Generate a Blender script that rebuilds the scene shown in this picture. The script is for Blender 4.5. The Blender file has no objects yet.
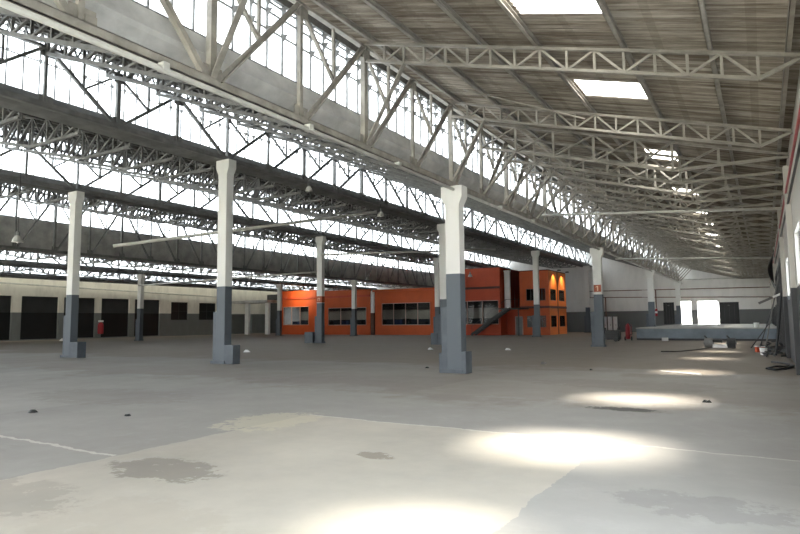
import bpy, bmesh, math, random
from mathutils import Vector, Matrix
random.seed(7)
SC = bpy.context.scene
COL = SC.collection
PI = math.pi

# ------------------------------------------------------------------ materials
def newmat(name):
    m = bpy.data.materials.new(name); m.use_nodes = True
    nt = m.node_tree; nt.nodes.clear()
    out = nt.nodes.new('ShaderNodeOutputMaterial')
    b = nt.nodes.new('ShaderNodeBsdfPrincipled')
    nt.links.new(b.outputs[0], out.inputs[0])
    return m, nt, b, out

def N(nt, typ, **kw):
    n = nt.nodes.new(typ)
    for k, v in kw.items(): setattr(n, k, v)
    return n

def mixc(nt, fac, a, b):
    n = N(nt, 'ShaderNodeMix', data_type='RGBA')
    for sock, v in ((n.inputs[0], fac), (n.inputs[6], a), (n.inputs[7], b)):
        if hasattr(v, 'is_linked') or hasattr(v, 'links'): nt.links.new(v, sock)
        elif isinstance(v, (tuple, list)): sock.default_value = (*v, 1)
        else: sock.default_value = v
    return n.outputs[2]

def math_(nt, op, a, b=None, clamp=False):
    n = N(nt, 'ShaderNodeMath', operation=op, use_clamp=clamp)
    for i, v in enumerate((a, b)):
        if v is None: continue
        if hasattr(v, 'links'): nt.links.new(v, n.inputs[i])
        else: n.inputs[i].default_value = v
    return n.outputs[0]

def noise(nt, scale, stretch=(1, 1, 1), detail=5, rough=.6):
    g = N(nt, 'ShaderNodeNewGeometry')
    mp = N(nt, 'ShaderNodeMapping'); mp.inputs['Scale'].default_value = stretch
    nt.links.new(g.outputs['Position'], mp.inputs[0])
    n = N(nt, 'ShaderNodeTexNoise'); n.inputs['Scale'].default_value = scale
    n.inputs['Detail'].default_value = detail; n.inputs['Roughness'].default_value = rough
    nt.links.new(mp.outputs[0], n.inputs['Vector'])
    return n.outputs['Fac']

def ramp(nt, fac, lo, hi):
    n = N(nt, 'ShaderNodeMapRange'); n.inputs[1].default_value = lo; n.inputs[2].default_value = hi
    nt.links.new(fac, n.inputs[0]); return n.outputs[0]

def bump(nt, b, h, strength=.2, dist=.02):
    n = N(nt, 'ShaderNodeBump'); n.inputs['Strength'].default_value = strength; n.inputs['Distance'].default_value = dist
    nt.links.new(h, n.inputs['Height']); nt.links.new(n.outputs[0], b.inputs['Normal'])

def pos(nt):
    g = N(nt, 'ShaderNodeNewGeometry'); s = N(nt, 'ShaderNodeSeparateXYZ')
    nt.links.new(g.outputs['Position'], s.inputs[0]); return s.outputs

def plain(name, col, var=.25, scale=3., rough=.6, metal=0., spec=.4):
    m, nt, b, o = newmat(name)
    f = ramp(nt, noise(nt, scale), .3, .7)
    nt.links.new(mixc(nt, f, tuple(c*(1-var) for c in col), tuple(min(1, c*(1+var*.5)) for c in col)), b.inputs['Base Color'])
    b.inputs['Roughness'].default_value = rough; b.inputs['Metallic'].default_value = metal
    b.inputs['Specular IOR Level'].default_value = spec
    return m

def twotone(name, z, up, lo, grime=.35):
    m, nt, b, o = newmat(name)
    p = pos(nt)
    f = math_(nt, 'GREATER_THAN', p[2], z)
    g = ramp(nt, noise(nt, 1.2, (1, 1, .35), 8), .45, .75)
    dirty_up = mixc(nt, math_(nt, 'MULTIPLY', g, grime), up, tuple(c*.55 for c in up))
    dirty_lo = mixc(nt, math_(nt, 'MULTIPLY', g, grime), lo, tuple(c*1.35 for c in lo))
    nt.links.new(mixc(nt, f, dirty_lo, dirty_up), b.inputs['Base Color'])
    b.inputs['Roughness'].default_value = .6
    return m

M = {}
M['steel'] = plain('painted_steel', (.33, .305, .265), .35, 2.5, .55)
M['steel_cool'] = plain('grey_steel', (.19, .19, .185), .35, 2.5, .55)
M['steel_dark'] = plain('dark_steel', (.05, .05, .052), .3, 3, .5)
M['pipe_pale'] = plain('pale_pipe', (.55, .54, .5), .2, 3, .5)
M['rust'] = plain('rusty_pipe', (.2, .11, .08), .4, 4, .7)
M['red'] = plain('red_paint', (.35, .02, .03), .2, 4, .4)
M['column'] = twotone('column_paint', 3.137, (.78, .77, .74), (.1, .118, .138), .15)
M['plinth'] = plain('plinth_grey', (.098, .115, .135), .2, 3, .6)
M['farwall'] = twotone('far_wall_paint', 2.63, (.74, .72, .69), (.135, .14, .14), .3)
M['leftwall'] = twotone('left_wall_paint', 2.96, (.8, .77, .69), (.17, .18, .18), .5)
M['rightwall'] = twotone('right_wall_paint', 2.5, (.5, .48, .44), (.035, .037, .04), .2)
M['dock'] = plain('dock_paint', (.2, .24, .28), .25, 1.2, .5)
M['dock_top'] = plain('dock_top', (.42, .42, .4), .25, 1.2, .7)
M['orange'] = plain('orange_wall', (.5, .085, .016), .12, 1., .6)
M['orangelit'] = plain('lit_orange_wall', (.78, .2, .035), .1, 1., .6)  # orange wall colour raised where the corner building's side looks lit
M['redwall'] = plain('brick_red_wall', (.44, .06, .018), .12, 1., .6)
M['maroon'] = plain('dark_band', (.06, .015, .012), .1, 1., .6)
M['black'] = plain('black_door', (.012, .013, .014), .2, 1., .45)
M['shutter'] = plain('shutter_dark', (.05, .052, .055), .2, 1., .5)
M['doorgrey'] = plain('door_grey', (.13, .14, .14), .15, 1., .5)
M['white'] = plain('white_paint', (.8, .8, .8), .08, 2., .5)
M['frame'] = plain('window_frame', (.42, .3, .26), .1, 2., .5)
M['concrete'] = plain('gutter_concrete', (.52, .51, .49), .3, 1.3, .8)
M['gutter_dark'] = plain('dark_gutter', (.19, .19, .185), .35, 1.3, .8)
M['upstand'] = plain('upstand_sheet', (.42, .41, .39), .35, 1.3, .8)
M['brown'] = plain('brown_recess', (.09, .045, .03), .2, 1., .7)
M['ground'] = plain('yard', (.5, .5, .43), .2, .1, .9)
M['leaf'] = plain('weed_leaf', (.05, .09, .03), .3, 8, .6)
M['signtext'] = plain('sign_figure', (.75, .5, .35), .1, 4, .5)
M['sign'] = plain('sign_red', (.42, .1, .045), .15, 6, .5)
M['wood'] = plain('grey_board', (.16, .15, .14), .3, 5, .7)
M['paper'] = plain('paper', (.85, .85, .83), .05, 5, .7)
M['blue'] = plain('blue_stuff', (.06, .09, .2), .4, 3, .6)
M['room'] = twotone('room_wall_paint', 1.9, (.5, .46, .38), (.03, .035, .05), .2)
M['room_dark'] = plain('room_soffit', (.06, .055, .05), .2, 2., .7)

# corrugated roof sheet, stained in streaks down the slope
def roofmat(name, a, c):
    m, nt, b, o = newmat(name)
    f1 = ramp(nt, noise(nt, 1., (.35, 7., .35), 8, .75), .42, .6)
    f2 = ramp(nt, noise(nt, .55, (1, 1, 1), 5), .35, .7)
    f3 = ramp(nt, noise(nt, 1., (.2, 19., .2), 5, .75), .5, .68)
    k = mixc(nt, f1, a, c)
    k = mixc(nt, math_(nt, 'MULTIPLY', f2, .45), k, tuple(x*.6 for x in a))
    k = mixc(nt, math_(nt, 'MULTIPLY', f3, .65), k, (.08, .055, .035))
    # grimy laps where one row of sheets covers the next
    p = pos(nt)
    w = math_(nt, 'FRACT', math_(nt, 'DIVIDE', math_(nt, 'ADD', p[0], 40.), 1.6))
    lap = math_(nt, 'MULTIPLY', math_(nt, 'LESS_THAN', w, .1), .25)
    k = mixc(nt, lap, k, (.1, .08, .06))
    nt.links.new(k, b.inputs['Base Color']); b.inputs['Roughness'].default_value = .85
    b.inputs['Specular IOR Level'].default_value = .2
    return m
M['roof'] = roofmat('fibre_cement_sheet', (.17, .14, .11), (.45, .41, .35))
M['roof_dark'] = roofmat('shaded_fibre_cement', (.16, .15, .14), (.27, .26, .25))  # darker copy of the sheet: shade of the other bays painted in

# milky clerestory glass: part clear, part diffusing
def glassmat(name, clear, tint):
    m, nt, b, o = newmat(name)
    t = N(nt, 'ShaderNodeBsdfTransparent'); t.inputs[0].default_value = (*tint, 1)
    d = N(nt, 'ShaderNodeBsdfTranslucent'); 
    f = ramp(nt, noise(nt, .8, (1, 1, .5), 5), .3, .7)
    nt.links.new(mixc(nt, f, tuple(x*.85 for x in tint), tint), d.inputs[0])
    mx = N(nt, 'ShaderNodeMixShader'); mx.inputs[0].default_value = 1-clear
    nt.links.new(t.outputs[0], mx.inputs[1]); nt.links.new(d.outputs[0], mx.inputs[2])
    nt.links.new(mx.outputs[0], o.inputs[0])
    return m
M['glass'] = glassmat('milky_glass', .5, (.93, .97, 1.))
M['fill_glass'] = glassmat('fill_roof_glass', .6, (.3, .3, .28))  # tint limits the light let in by the added left roof strip
M['skylight'] = glassmat('skylight_sheet', .55, (1., .98, .93))

def darkglass():
    m, nt, b, o = newmat('window_glass')
    t = N(nt, 'ShaderNodeBsdfTransparent'); t.inputs[0].default_value = (.6, .63, .65, 1)
    g = N(nt, 'ShaderNodeBsdfGlossy'); g.inputs['Roughness'].default_value = .05
    fr = N(nt, 'ShaderNodeFresnel'); fr.inputs[0].default_value = 1.15
    mx = N(nt, 'ShaderNodeMixShader'); nt.links.new(fr.outputs[0], mx.inputs[0])
    nt.links.new(t.outputs[0], mx.inputs[1]); nt.links.new(g.outputs[0], mx.inputs[2]); nt.links.new(mx.outputs[0], o.inputs[0])
    return m
M['pane'] = darkglass()

def floormat():
    m, nt, b, o = newmat('concrete_floor')
    p = pos(nt)
    wob = math_(nt, 'MULTIPLY', math_(nt, 'SUBTRACT', noise(nt, 1.1, (1, 1, 0), 6, .7), .5), .35)
    x = math_(nt, 'ADD', p[0], wob); y = math_(nt, 'ADD', p[1], wob)
    cx = math_(nt, 'FLOOR', math_(nt, 'DIVIDE', math_(nt, 'ADD', x, 1.9), 5.2))
    cy = math_(nt, 'FLOOR', math_(nt, 'DIVIDE', math_(nt, 'SUBTRACT', y, 4.69), 3.71))
    cv = N(nt, 'ShaderNodeCombineXYZ'); nt.links.new(cx, cv.inputs[0]); nt.links.new(cy, cv.inputs[1])
    wn = N(nt, 'ShaderNodeTexWhiteNoise', noise_dimensions='2D'); nt.links.new(cv.outputs[0], wn.inputs['Vector'])
    base = mixc(nt, wn.outputs['Value'], (.36, .345, .325), (.42, .405, .38))
    inx = math_(nt, 'MULTIPLY', math_(nt, 'GREATER_THAN', x, -7.08), math_(nt, 'LESS_THAN', x, -1.9))
    slab = math_(nt, 'MULTIPLY', inx, math_(nt, 'LESS_THAN', y, 8.42))
    base = mixc(nt, slab, base, (.56, .52, .45))
    f1 = ramp(nt, noise(nt, .35, (1, 1, 0), 8, .65), .35, .7)
    base = mixc(nt, math_(nt, 'MULTIPLY', f1, .5), base, (.23, .215, .2))
    f2 = ramp(nt, noise(nt, 2.2, (1, 1, 0), 8, .7), .55, .75)
    base = mixc(nt, math_(nt, 'MULTIPLY', f2, .3), base, (.5, .49, .47))
    # falloff of light painted into the floor colour
    # colour turns browner and darker with depth, in two ragged steps
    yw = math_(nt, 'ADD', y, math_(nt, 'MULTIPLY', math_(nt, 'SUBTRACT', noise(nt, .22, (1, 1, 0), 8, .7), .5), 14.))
    old = math_(nt, 'ADD', math_(nt, 'MULTIPLY', ramp(nt, yw, 11.5, 12.7), .4), math_(nt, 'MULTIPLY', ramp(nt, yw, 18.5, 20.5), .42))  # shade mask that dims the far floor
    base = mixc(nt, old, base, (.2, .16, .122))  # old is the shade mask: far floor dimmed towards dark brown
    # stains with a shape of their own
    def spot(base, sx, sy, rx, ry, k, c):
        ex = math_(nt, 'POWER', math_(nt, 'DIVIDE', math_(nt, 'SUBTRACT', p[0], sx), rx), 2.)
        ey = math_(nt, 'POWER', math_(nt, 'DIVIDE', math_(nt, 'SUBTRACT', p[1], sy), ry), 2.)
        d = math_(nt, 'SUBTRACT', 1., math_(nt, 'ADD', ex, ey), True)
        nz = math_(nt, 'MULTIPLY', math_(nt, 'SUBTRACT', noise(nt, 3.2, (1, 1, 0), 8, .75), .56), 7.)
        e = math_(nt, 'MULTIPLY', math_(nt, 'ADD', math_(nt, 'MULTIPLY', d, 1.5), nz), math_(nt, 'MULTIPLY', d, 6.), True)
        return mixc(nt, math_(nt, 'MULTIPLY', e, k), base, c)
    base = spot(base, -5.95, 4.55, 1.0, .55, .6, (.2, .175, .15))
    base = spot(base, -.55, 6.0, .95, .5, .3, (.17, .165, .16))
    base = spot(base, -2.3, 11.65, .8, .3, .8, (.06, .055, .05))
    base = spot(base, -4.2, 6.3, .35, .2, .6, (.2, .16, .12))
    base = spot(base, -4.6, 3.2, 1.2, .8, .25, (.42, .37, .3)); base = spot(base, -6.4, 3.1, 1.2, .6, .4, (.3, .27, .23)); base = spot(base, -7.2, 7.6, .9, 1.2, .6, (.62, .58, .45))
    base = spot(base, -13., 8.5, 3., 1.5, .3, (.25, .22, .19)); base = spot(base, -10., 13., 4., 2., .3, (.24, .21, .18)); base = spot(base, -3., 16., 3., 1.5, .35, (.22, .19, .16))
    # pale filled joint
    ln = math_(nt, 'MULTIPLY', math_(nt, 'LESS_THAN', math_(nt, 'ABSOLUTE', math_(nt, 'SUBTRACT', y, 4.69)), .035), math_(nt, 'LESS_THAN', p[0], -7.08))
    base = mixc(nt, math_(nt, 'MULTIPLY', ln, .6), base, (.7, .68, .62))
    ln2 = math_(nt, 'MULTIPLY', math_(nt, 'LESS_THAN', math_(nt, 'ABSOLUTE', math_(nt, 'SUBTRACT', y, 8.42)), .03), math_(nt, 'GREATER_THAN', p[0], -7.08))
    base = mixc(nt, math_(nt, 'MULTIPLY', ln2, .45), base, (.72, .7, .64))
    nt.links.new(base, b.inputs['Base Color'])
    nt.links.new(ramp(nt, noise(nt, 1.5, (1, 1, 0), 5), -1.6, 1.2), b.inputs['Roughness'])
    b.inputs['Specular IOR Level'].default_value = .35
    bump(nt, b, noise(nt, 9, (1, 1, 0), 6), .08, .01)
    return m
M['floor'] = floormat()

# ------------------------------------------------------------------ mesh helpers
class MB:
    def __init__(s): s.v = []; s.f = []
    def add(s, vs, fs):
        o = len(s.v); s.v += [tuple(v) for v in vs]; s.f += [tuple(i+o for i in f) for f in fs]; return s
    def box(s, x0, x1, y0, y1, z0, z1):
        x0, x1 = min(x0, x1), max(x0, x1); y0, y1 = min(y0, y1), max(y0, y1); z0, z1 = min(z0, z1), max(z0, z1)
        return s.add([(x0,y0,z0),(x1,y0,z0),(x1,y1,z0),(x0,y1,z0),(x0,y0,z1),(x1,y0,z1),(x1,y1,z1),(x0,y1,z1)],
              [(0,3,2,1),(4,5,6,7),(0,1,5,4),(1,2,6,5),(2,3,7,6),(3,0,4,7)])
    def bar(s, p, q, w, h=None, up=(0, 0, 1)):
        p, q = Vector(p), Vector(q); h = h or w; d = (q-p).normalized(); u = Vector(up)
        if abs(d.dot(u)) > .98: u = Vector((0, 1, 0))
        a = d.cross(u).normalized()*w/2; b = a.cross(d).normalized()*h/2
        vs = [p-a-b, p+a-b, p+a+b, p-a+b, q-a-b, q+a-b, q+a+b, q-a+b]
        return s.add(vs, [(0,1,2,3),(7,6,5,4),(0,4,5,1),(1,5,6,2),(2,6,7,3),(3,7,4,0)])
    def angle(s, p, q, w, t=.012, up=(0, 0, 1)):
        # steel angle section: two thin legs at right angles
        p, q = Vector(p), Vector(q); d = (q-p).normalized(); u = Vector(up)
        if abs(d.dot(u)) > .98: u = Vector((0, 1, 0))
        a = d.cross(u).normalized(); b = a.cross(d).normalized()
        s.bar(p+b*(w/2-t/2)*0+a*0, q+a*0, t, w, b)
        s.bar(p+a*w/2+b*(-w/2+t/2), q+a*w/2+b*(-w/2+t/2), w, t, b); return s
    def tube(s, p, q, r, n=10, r2=None):
        p, q = Vector(p), Vector(q); r2 = r if r2 is None else r2; d = (q-p).normalized()
        u = Vector((0, 0, 1)) if abs(d.z) < .9 else Vector((1, 0, 0))
        a = d.cross(u).normalized(); b = a.cross(d)
        vs = [p+(a*math.cos(2*PI*i/n)+b*math.sin(2*PI*i/n))*r for i in range(n)] + [q+(a*math.cos(2*PI*i/n)+b*math.sin(2*PI*i/n))*r2 for i in range(n)]
        fs = [(i, (i+1) % n, n+(i+1) % n, n+i) for i in range(n)] + [tuple(range(n))[::-1], tuple(range(n, 2*n))]
        return s.add(vs, fs)
    def path(s, pts, r, n=8):
        for a, b in zip(pts, pts[1:]): s.tube(a, b, r, n)
        return s
    def lathe(s, prof, c=(0, 0, 0), n=16):
        vs = []; fs = []
        for r, z in prof: vs += [(c[0]+r*math.cos(2*PI*i/n), c[1]+r*math.sin(2*PI*i/n), c[2]+z) for i in range(n)]
        for k in range(len(prof)-1):
            for i in range(n): fs.append((k*n+i, k*n+(i+1) % n, (k+1)*n+(i+1) % n, (k+1)*n+i))
        fs.append(tuple(range(n))[::-1]); fs.append(tuple(range((len(prof)-1)*n, len(prof)*n)))
        return s.add(vs, fs)
    def prismY(s, poly, y0, y1):
        n = len(poly)
        vs = [(x, y0, z) for x, z in poly] + [(x, y1, z) for x, z in poly]
        fs = [tuple(range(n)), tuple(range(n, 2*n))[::-1]] + [(i, n+i, n+(i+1) % n, (i+1) % n) for i in range(n)]
        return s.add(vs, fs)
    def prismX(s, poly, x0, x1):
        n = len(poly)
        vs = [(x0, y, z) for y, z in poly] + [(x1, y, z) for y, z in poly]
        fs = [tuple(range(n)), tuple(range(n, 2*n))[::-1]] + [(i, n+i, n+(i+1) % n, (i+1) % n) for i in range(n)]
        return s.add(vs, fs)
    def build(s, name, mat, parent=None, bevel=0, smooth=False):
        me = bpy.data.meshes.new(name); me.from_pydata(s.v, [], s.f)
        bm = bmesh.new(); bm.from_mesh(me); bmesh.ops.recalc_face_normals(bm, faces=bm.faces); bm.to_mesh(me); bm.free()
        me.materials.append(M[mat] if isinstance(mat, str) else mat)
        if smooth:
            for f in me.polygons: f.use_smooth = True
        o = bpy.data.objects.new(name, me); COL.objects.link(o)
        if parent: o.parent = parent
        if bevel:
            md = o.modifiers.new('bevel', 'BEVEL'); md.width = bevel; md.segments = 2; md.limit_method = 'ANGLE'
        return o

def tag(o, label, cat, group=None, kind=None):
    o['label'] = label; o['category'] = cat
    if group: o['group'] = group
    if kind: o['kind'] = kind
    return o
def thing(name, loc, label, cat, group=None, kind=None, rz=0):
    o = bpy.data.objects.new(name, None); COL.objects.link(o); o.location = loc; o.rotation_euler = (0, 0, rz)
    o.empty_display_size = .2
    return tag(o, label, cat, group, kind)
def copy_thing(root, loc, label, group=None, rz=None):
    r = root.copy(); COL.objects.link(r); r.location = loc; r['label'] = label
    if rz is not None: r.rotation_euler = (0, 0, rz)
    if group: r['group'] = group
    for ch in KIDS.get(root.name) or list(root.children):
        c = ch.copy(); COL.objects.link(c); c.parent = r
        for g in list(ch.children):
            d = g.copy(); COL.objects.link(d); d.parent = c
    return r
KIDS = {}
ORD = ['first', 'second', 'third', 'fourth', 'fifth', 'sixth', 'seventh', 'eighth', 'ninth', 'tenth', 'eleventh', 'twelfth', 'thirteenth', 'fourteenth', 'fifteenth', 'sixteenth', 'seventeenth', 'eighteenth', 'nineteenth', 'twentieth', 'twenty-first', 'twenty-second']

TENS = {20: 'twent', 30: 'thirt', 40: 'fort'}
del ORD[19:]
for t_ in (20, 30, 40):
    ORD.append(TENS[t_]+'ieth')
    ORD += [TENS[t_]+'y-'+ORD[i] for i in range(9)]
# ------------------------------------------------------------------ dimensions
S, Y1, PN = 19.865, 17.27, 19.865/8
XA, XB, XC, XD, XE, XF = -8.49, -18.94, -29.88, -40.86, -52.48, -63.4
YN, YF = -8., 80.           # near and far ends of the hall
XR, XL = .85, -67.          # side walls
def ztop(x): return 8.85-.28*(x-XA)      # top chord of the right bay's trusses
ROW = {'A': (XA, 5.97, 7.2, 9.0, 8.85), 'B': (XB, 8.42, 8.98, 11.15, 10.5), 'C': (XC, 8.42, 8.98, 11.15, 10.5),
       'D': (XD, 6.5, 8.68, 11.15, 10.5), 'E': (XE, 6.5, 7.0, 8.75, 8.35), 'F': (XF, 6.3, 6.85, 8.5, 8.15)}
# roof sheets of bay i (between row i-1 and row i): height at the clerestory head and at the valley gutter
BAY = [None, (11.3, 7.1), (11.3, 8.85), (11.3, 8.85), (8.9, 6.95), (8.65, 6.9), (7.3, 6.75)]
ROWNAME = {'A': 'nearest column row', 'B': 'second column row', 'C': 'third column row', 'D': 'fourth column row', 'E': 'fifth column row', 'F': 'row by the left wall'}
rows = 'ABCDEF'

# ------------------------------------------------------------------ setting: floor, ground, walls, roof
tag(MB().add([(XL-.4, YN, 0), (XR, YN, 0), (XR, YF, 0), (XL-.4, YF, 0), (XL-.4, YN, -.3), (XR, YN, -.3), (XR, YF, -.3), (XL-.4, YF, -.3)],
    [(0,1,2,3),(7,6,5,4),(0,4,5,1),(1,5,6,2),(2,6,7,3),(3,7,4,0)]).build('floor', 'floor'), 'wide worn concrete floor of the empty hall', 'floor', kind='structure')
tag(MB().box(-500, 400, 81.5, 900, -.4, -.1).box(-300, 300, -300, YN-.31, -.4, -.1).build('ground', 'ground'), 'pale open yard outside the far doorways and the added near gateways', 'ground', kind='structure')

# far wall: panels around the doorways (x0, x1, z0, z1)
holes = [(-10.57, -9.34, .95, 3.62), (-8.72, -7.45, .95, 3.7), (-6.78, -4.66, .95, 3.68), (-4.55, -2.44, .95, 3.5)]
def gable(x0, x1, zlow, dz=0):
    """upper edge of the far wall, following the saw-tooth roof"""
    pts = [(x0, None), (x1, None)]
    return pts
def roofz(x):
    if x > XA-.75: return ztop(x)+.22
    rr = [XA, XB, XC, XD, XE, XF]
    for i in range(1, 6):
        if x > rr[i]-.8:
            hi, lo = BAY[i]; xr, xl = rr[i-1]-.9, rr[i]-.75
            return lo+(hi-lo)*(xr-x)/(xr-xl)
    hi, lo = BAY[6]
    return lo+(hi-lo)*(XF-.9-x)/3.1
w = MB()
def wallpoly(xs0, xs1, zb):
    brk = [xs0]+[x for r in (XF, XE, XD, XC, XB, XA) for x in (r-.76, r-.74) if xs0 < x < xs1]+[xs1]
    poly = [(xs0, zb), (xs1, zb)] + [(x, roofz(x)) for x in reversed(brk)]
    w.prismY(poly, YF, YF+.3)
xs = [XL-.4]+[v for h in holes for v in h[:2]]+[XR+.3]
for i in range(0, len(xs), 2): wallpoly(xs[i], xs[i+1], -.3)
for h in holes:
    w.box(h[0], h[1], YF, YF+.3, -.3, h[2]); wallpoly(h[0], h[1], h[3])
tag(w.build('wall_far', 'farwall'), 'far end wall, white above a grey dado, with bright doorways', 'wall', kind='structure')
w = MB()
fill_gates = [(-62., -54.5, 5.4), (-51., -43., 5.4), (-39.5, -31.5, 5.6), (-28.5, -20.5, 5.6), (-17.5, -10., 5.4), (-7.6, -.2, 5.2)]      # unseen gateways, guessed and added to light the foreground and columns
def nearpoly(xs0, xs1, zb):
    brk = [xs0]+[x for r in (XF, XE, XD, XC, XB, XA) for x in (r-.76, r-.74) if xs0 < x < xs1]+[xs1]
    w.prismY([(xs0, zb), (xs1, zb)]+[(x, roofz(x)) for x in reversed(brk)], YN-.3, YN)
x = XL-.4
for g0, g1, gz in fill_gates: nearpoly(x, g0, -.3); nearpoly(g0, g1, gz); x = g1
nearpoly(x, XR+.3, -.3)
tag(w.build('wall_near', 'farwall'), 'end wall behind the camera', 'wall', kind='structure')

# right wall with windows; the nearest, out of view, are added for fill light
rwin = [(-6.5, -1.5, .9, 5.2), (1., 5.5, .9, 4.6), (9.2, 10.9, 2.55, 4.5), (17.4, 19.9, 2.55, 4.0), (25.9, 28.2, 2.3, 3.85), (52, 54.5, 2.4, 4.1), (62, 64.5, 2.4, 4.1), (71, 73.5, 2.4, 4.1)]
w = MB(); y = YN
for a, b, z0, z1 in rwin:
    w.box(XR, XR+.3, y, a, -.3, 6.45); w.box(XR, XR+.3, a, b, -.3, z0); w.box(XR, XR+.3, a, b, z1, 6.45); y = b
w.box(XR, XR+.3, y, YF, -.3, 6.45)
tag(w.build('wall_right', 'rightwall'), 'long right side wall, pale above a dark grey dado', 'wall', kind='structure')
for k, (a, b, z0, z1) in enumerate(rwin):
    t = thing(f'window_{k+10}', (XR+.15, (a+b)/2, z0), f'{ORD[k]} window opening along the right side wall, nearest ones added for light', 'window', kind='structure')
    h = (b-a)/2; fr = MB(); c = .05
    fr.box(-.05, .05, -h, -h+c, 0, z1-z0); fr.box(-.05, .05, h-c, h, 0, z1-z0); fr.box(-.05, .05, -h, h, 0, c); fr.box(-.05, .05, -h, h, z1-z0-c, z1-z0)
    fr.box(-.03, .03, -.02, .02, 0, z1-z0); fr.box(-.03, .03, -h, h, .9, .94)
    fr.build('window_frame', 'steel_dark', t)
    MB().box(-.006, .006, -h+c, h-c, c, z1-z0-c).build('glass', 'glass', t)

# left wall with shutter doors, windows and a grey door
lop = [(24.6, 27.9, .12, 4.7), (28.6, 32.35, .12, 4.7), (33.3, 37.2, .12, 4.7), (37.8, 41.5, .12, 4.7), (42.25, 45.9, .12, 4.7), (46.65, 50.3, .12, 4.7), (52.0, 54.75, 2.1, 4.48), (56.6, 59.6, 2.1, 4.46), (62.2, 66.7, 0., 2.8)]
w = MB(); y = YN; ZL = 7.25
for a, b, z0, z1 in lop:
    w.box(XL-.4, XL, y, a, -.3, ZL)
    if z0 > 0: w.box(XL-.4, XL, a, b, -.3, z0)
    w.box(XL-.4, XL, a, b, z1, ZL); y = b
w.box(XL-.4, XL, y, YF, -.3, ZL)
tag(w.build('wall_left', 'leftwall'), 'far left side wall, dirty white above a grey dado', 'wall', kind='structure')
for k in range(6):
    a, b, z0, z1 = lop[k]
    t = thing(f'door_{k+1}', (XL-.2, (a+b)/2, z0), f'dark roller shutter in the left wall, {ORD[k]} of six from the camera end', 'door', 'roller shutters', 'structure')
    h = (b-a)/2; m = MB()
    n = 22
    for i in range(n): m.prismY([(-.06, i*(z1-2.95)/n+2.95-z0), (-.02, (i+.5)*(z1-2.95)/n+2.95-z0), (-.06, (i+1)*(z1-2.95)/n+2.95-z0), (-.1, (i+1)*(z1-2.95)/n+2.95-z0), (-.1, i*(z1-2.95)/n+2.95-z0)], -h, h)
    m.build('shutter', 'shutter', t)
    MB().box(-.1, -.06, -h, h, 0, 2.95-z0).build('dark_panel', 'black', t)
for k in range(2):
    a, b, z0, z1 = lop[6+k]
    t = thing(f'window_{k+30}', (XL-.2, (a+b)/2, z0), f'dark square window in the left wall, {"nearer" if k == 0 else "farther"} of the pair', 'window', None, 'structure')
    h = (b-a)/2; m = MB(); H = z1-z0
    m.box(-.04, .04, -h, -h+.08, 0, H); m.box(-.04, .04, h-.08, h, 0, H); m.box(-.04, .04, -h, h, 0, .08); m.box(-.04, .04, -h, h, H-.08, H); m.box(-.03, .03, -.03, .03, 0, H); m.box(-.03, .03, -h, h, H/2-.03, H/2+.03)
    m.build('window_frame', 'steel_dark', t); MB().box(-.1, -.05, -h, h, 0, H).build('pane', 'black', t)
a, b, z0, z1 = lop[8]
t = thing('door_7', (XL-.2, (a+b)/2, 0), 'grey sliding door in the left wall beside the orange offices', 'door', None, 'structure')
MB().box(-.06, 0, -(b-a)/2, (b-a)/2, 0, z1).build('door_leaf', 'doorgrey', t)
MB().tube((.05, .9, .2), (.05, .9, z1), .02, 6).build('handle', 'steel_dark', t)

# sliding doors of the far wall
for k, (a, b, z1, lab) in enumerate(((-10.57, -9.34, 3.62, 'black sliding door in the far wall beside the last column'), (-4.5, -2.44, 3.5, 'dark green-black sliding door at the right of the far doorways'))):
    t = thing(f'door_{k+8}', ((a+b)/2, YF+.12, .95), lab, 'door', None, 'structure'); h = (b-a)/2
    MB().box(-h, h, -.05, .05, 0, z1-.95).build('door_leaf', 'black', t)
    m = MB()
    for i in range(4): m.box(-h+.02+i*h/2, -h+.05+i*h/2, -.07, -.05, .05, z1-1.)
    m.build('rib', 'steel_dark', t)
    MB().box(-.12, .12, -.075, -.05, z1-1.35, z1-1.3).build('handle', 'steel_cool', t)

# roof sheets
def sheet(name, x0, z0, x1, z1, mat, label, corr, y0=YN-.3, y1=YF+.3, nx=2):
    m = MB(); pitch = .177
    ny = int((y1-y0)/pitch*4) if corr else 2
    vs = []; fs = []
    for j in range(ny+1):
        y = y0+(y1-y0)*j/ny; d = .026*math.sin(2*PI*y/pitch) if corr else 0
        vs.append((x0, y, z0+d)); vs.append((x1, y, z1+d))
    for j in range(ny): fs.append((2*j, 2*j+1, 2*j+3, 2*j+2))
    m.add(vs, fs)
    o = m.build(name, mat)
    md = o.modifiers.new('thick', 'SOLIDIFY'); md.thickness = .02; md.offset = 1
    return tag(o, label, 'ceiling', kind='structure')
# right bay in strips, so the translucent panels sit in real gaps between sheets
SKX0, SKX1 = -3.85, -2.25
sky = [(6.2, 6.9), (9.8, 11.12), (15.0, 16.3), (22.2, 23.6), (29.4, 30.6), (35.4, 36.6), (40.3, 41.5), (46.3, 47.5), (54.2, 55.4), (62.2, 63.4), (70.1, 71.3)]
def zs(x): return ztop(x)+.24
def skx(k): return (-3.5, -2.75) if k == 0 else (-3.85, -2.25) if k < 3 else (-3.3, -2.3)
bm_ = MB(); pitch = .177
def corr_strip(x0, x1, y0, y1):
    ny = max(4, int((y1-y0)/pitch*5)); vs = []; fs = []
    for j in range(ny+1):
        y = y0+(y1-y0)*j/ny; d = .028*math.sin(2*PI*y/pitch)
        vs += [(x0, y, zs(x0)+d), (x1, y, zs(x1)+d)]
    for j in range(ny): fs.append((2*j, 2*j+1, 2*j+3, 2*j+2))
    bm_.add(vs, fs)
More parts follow.
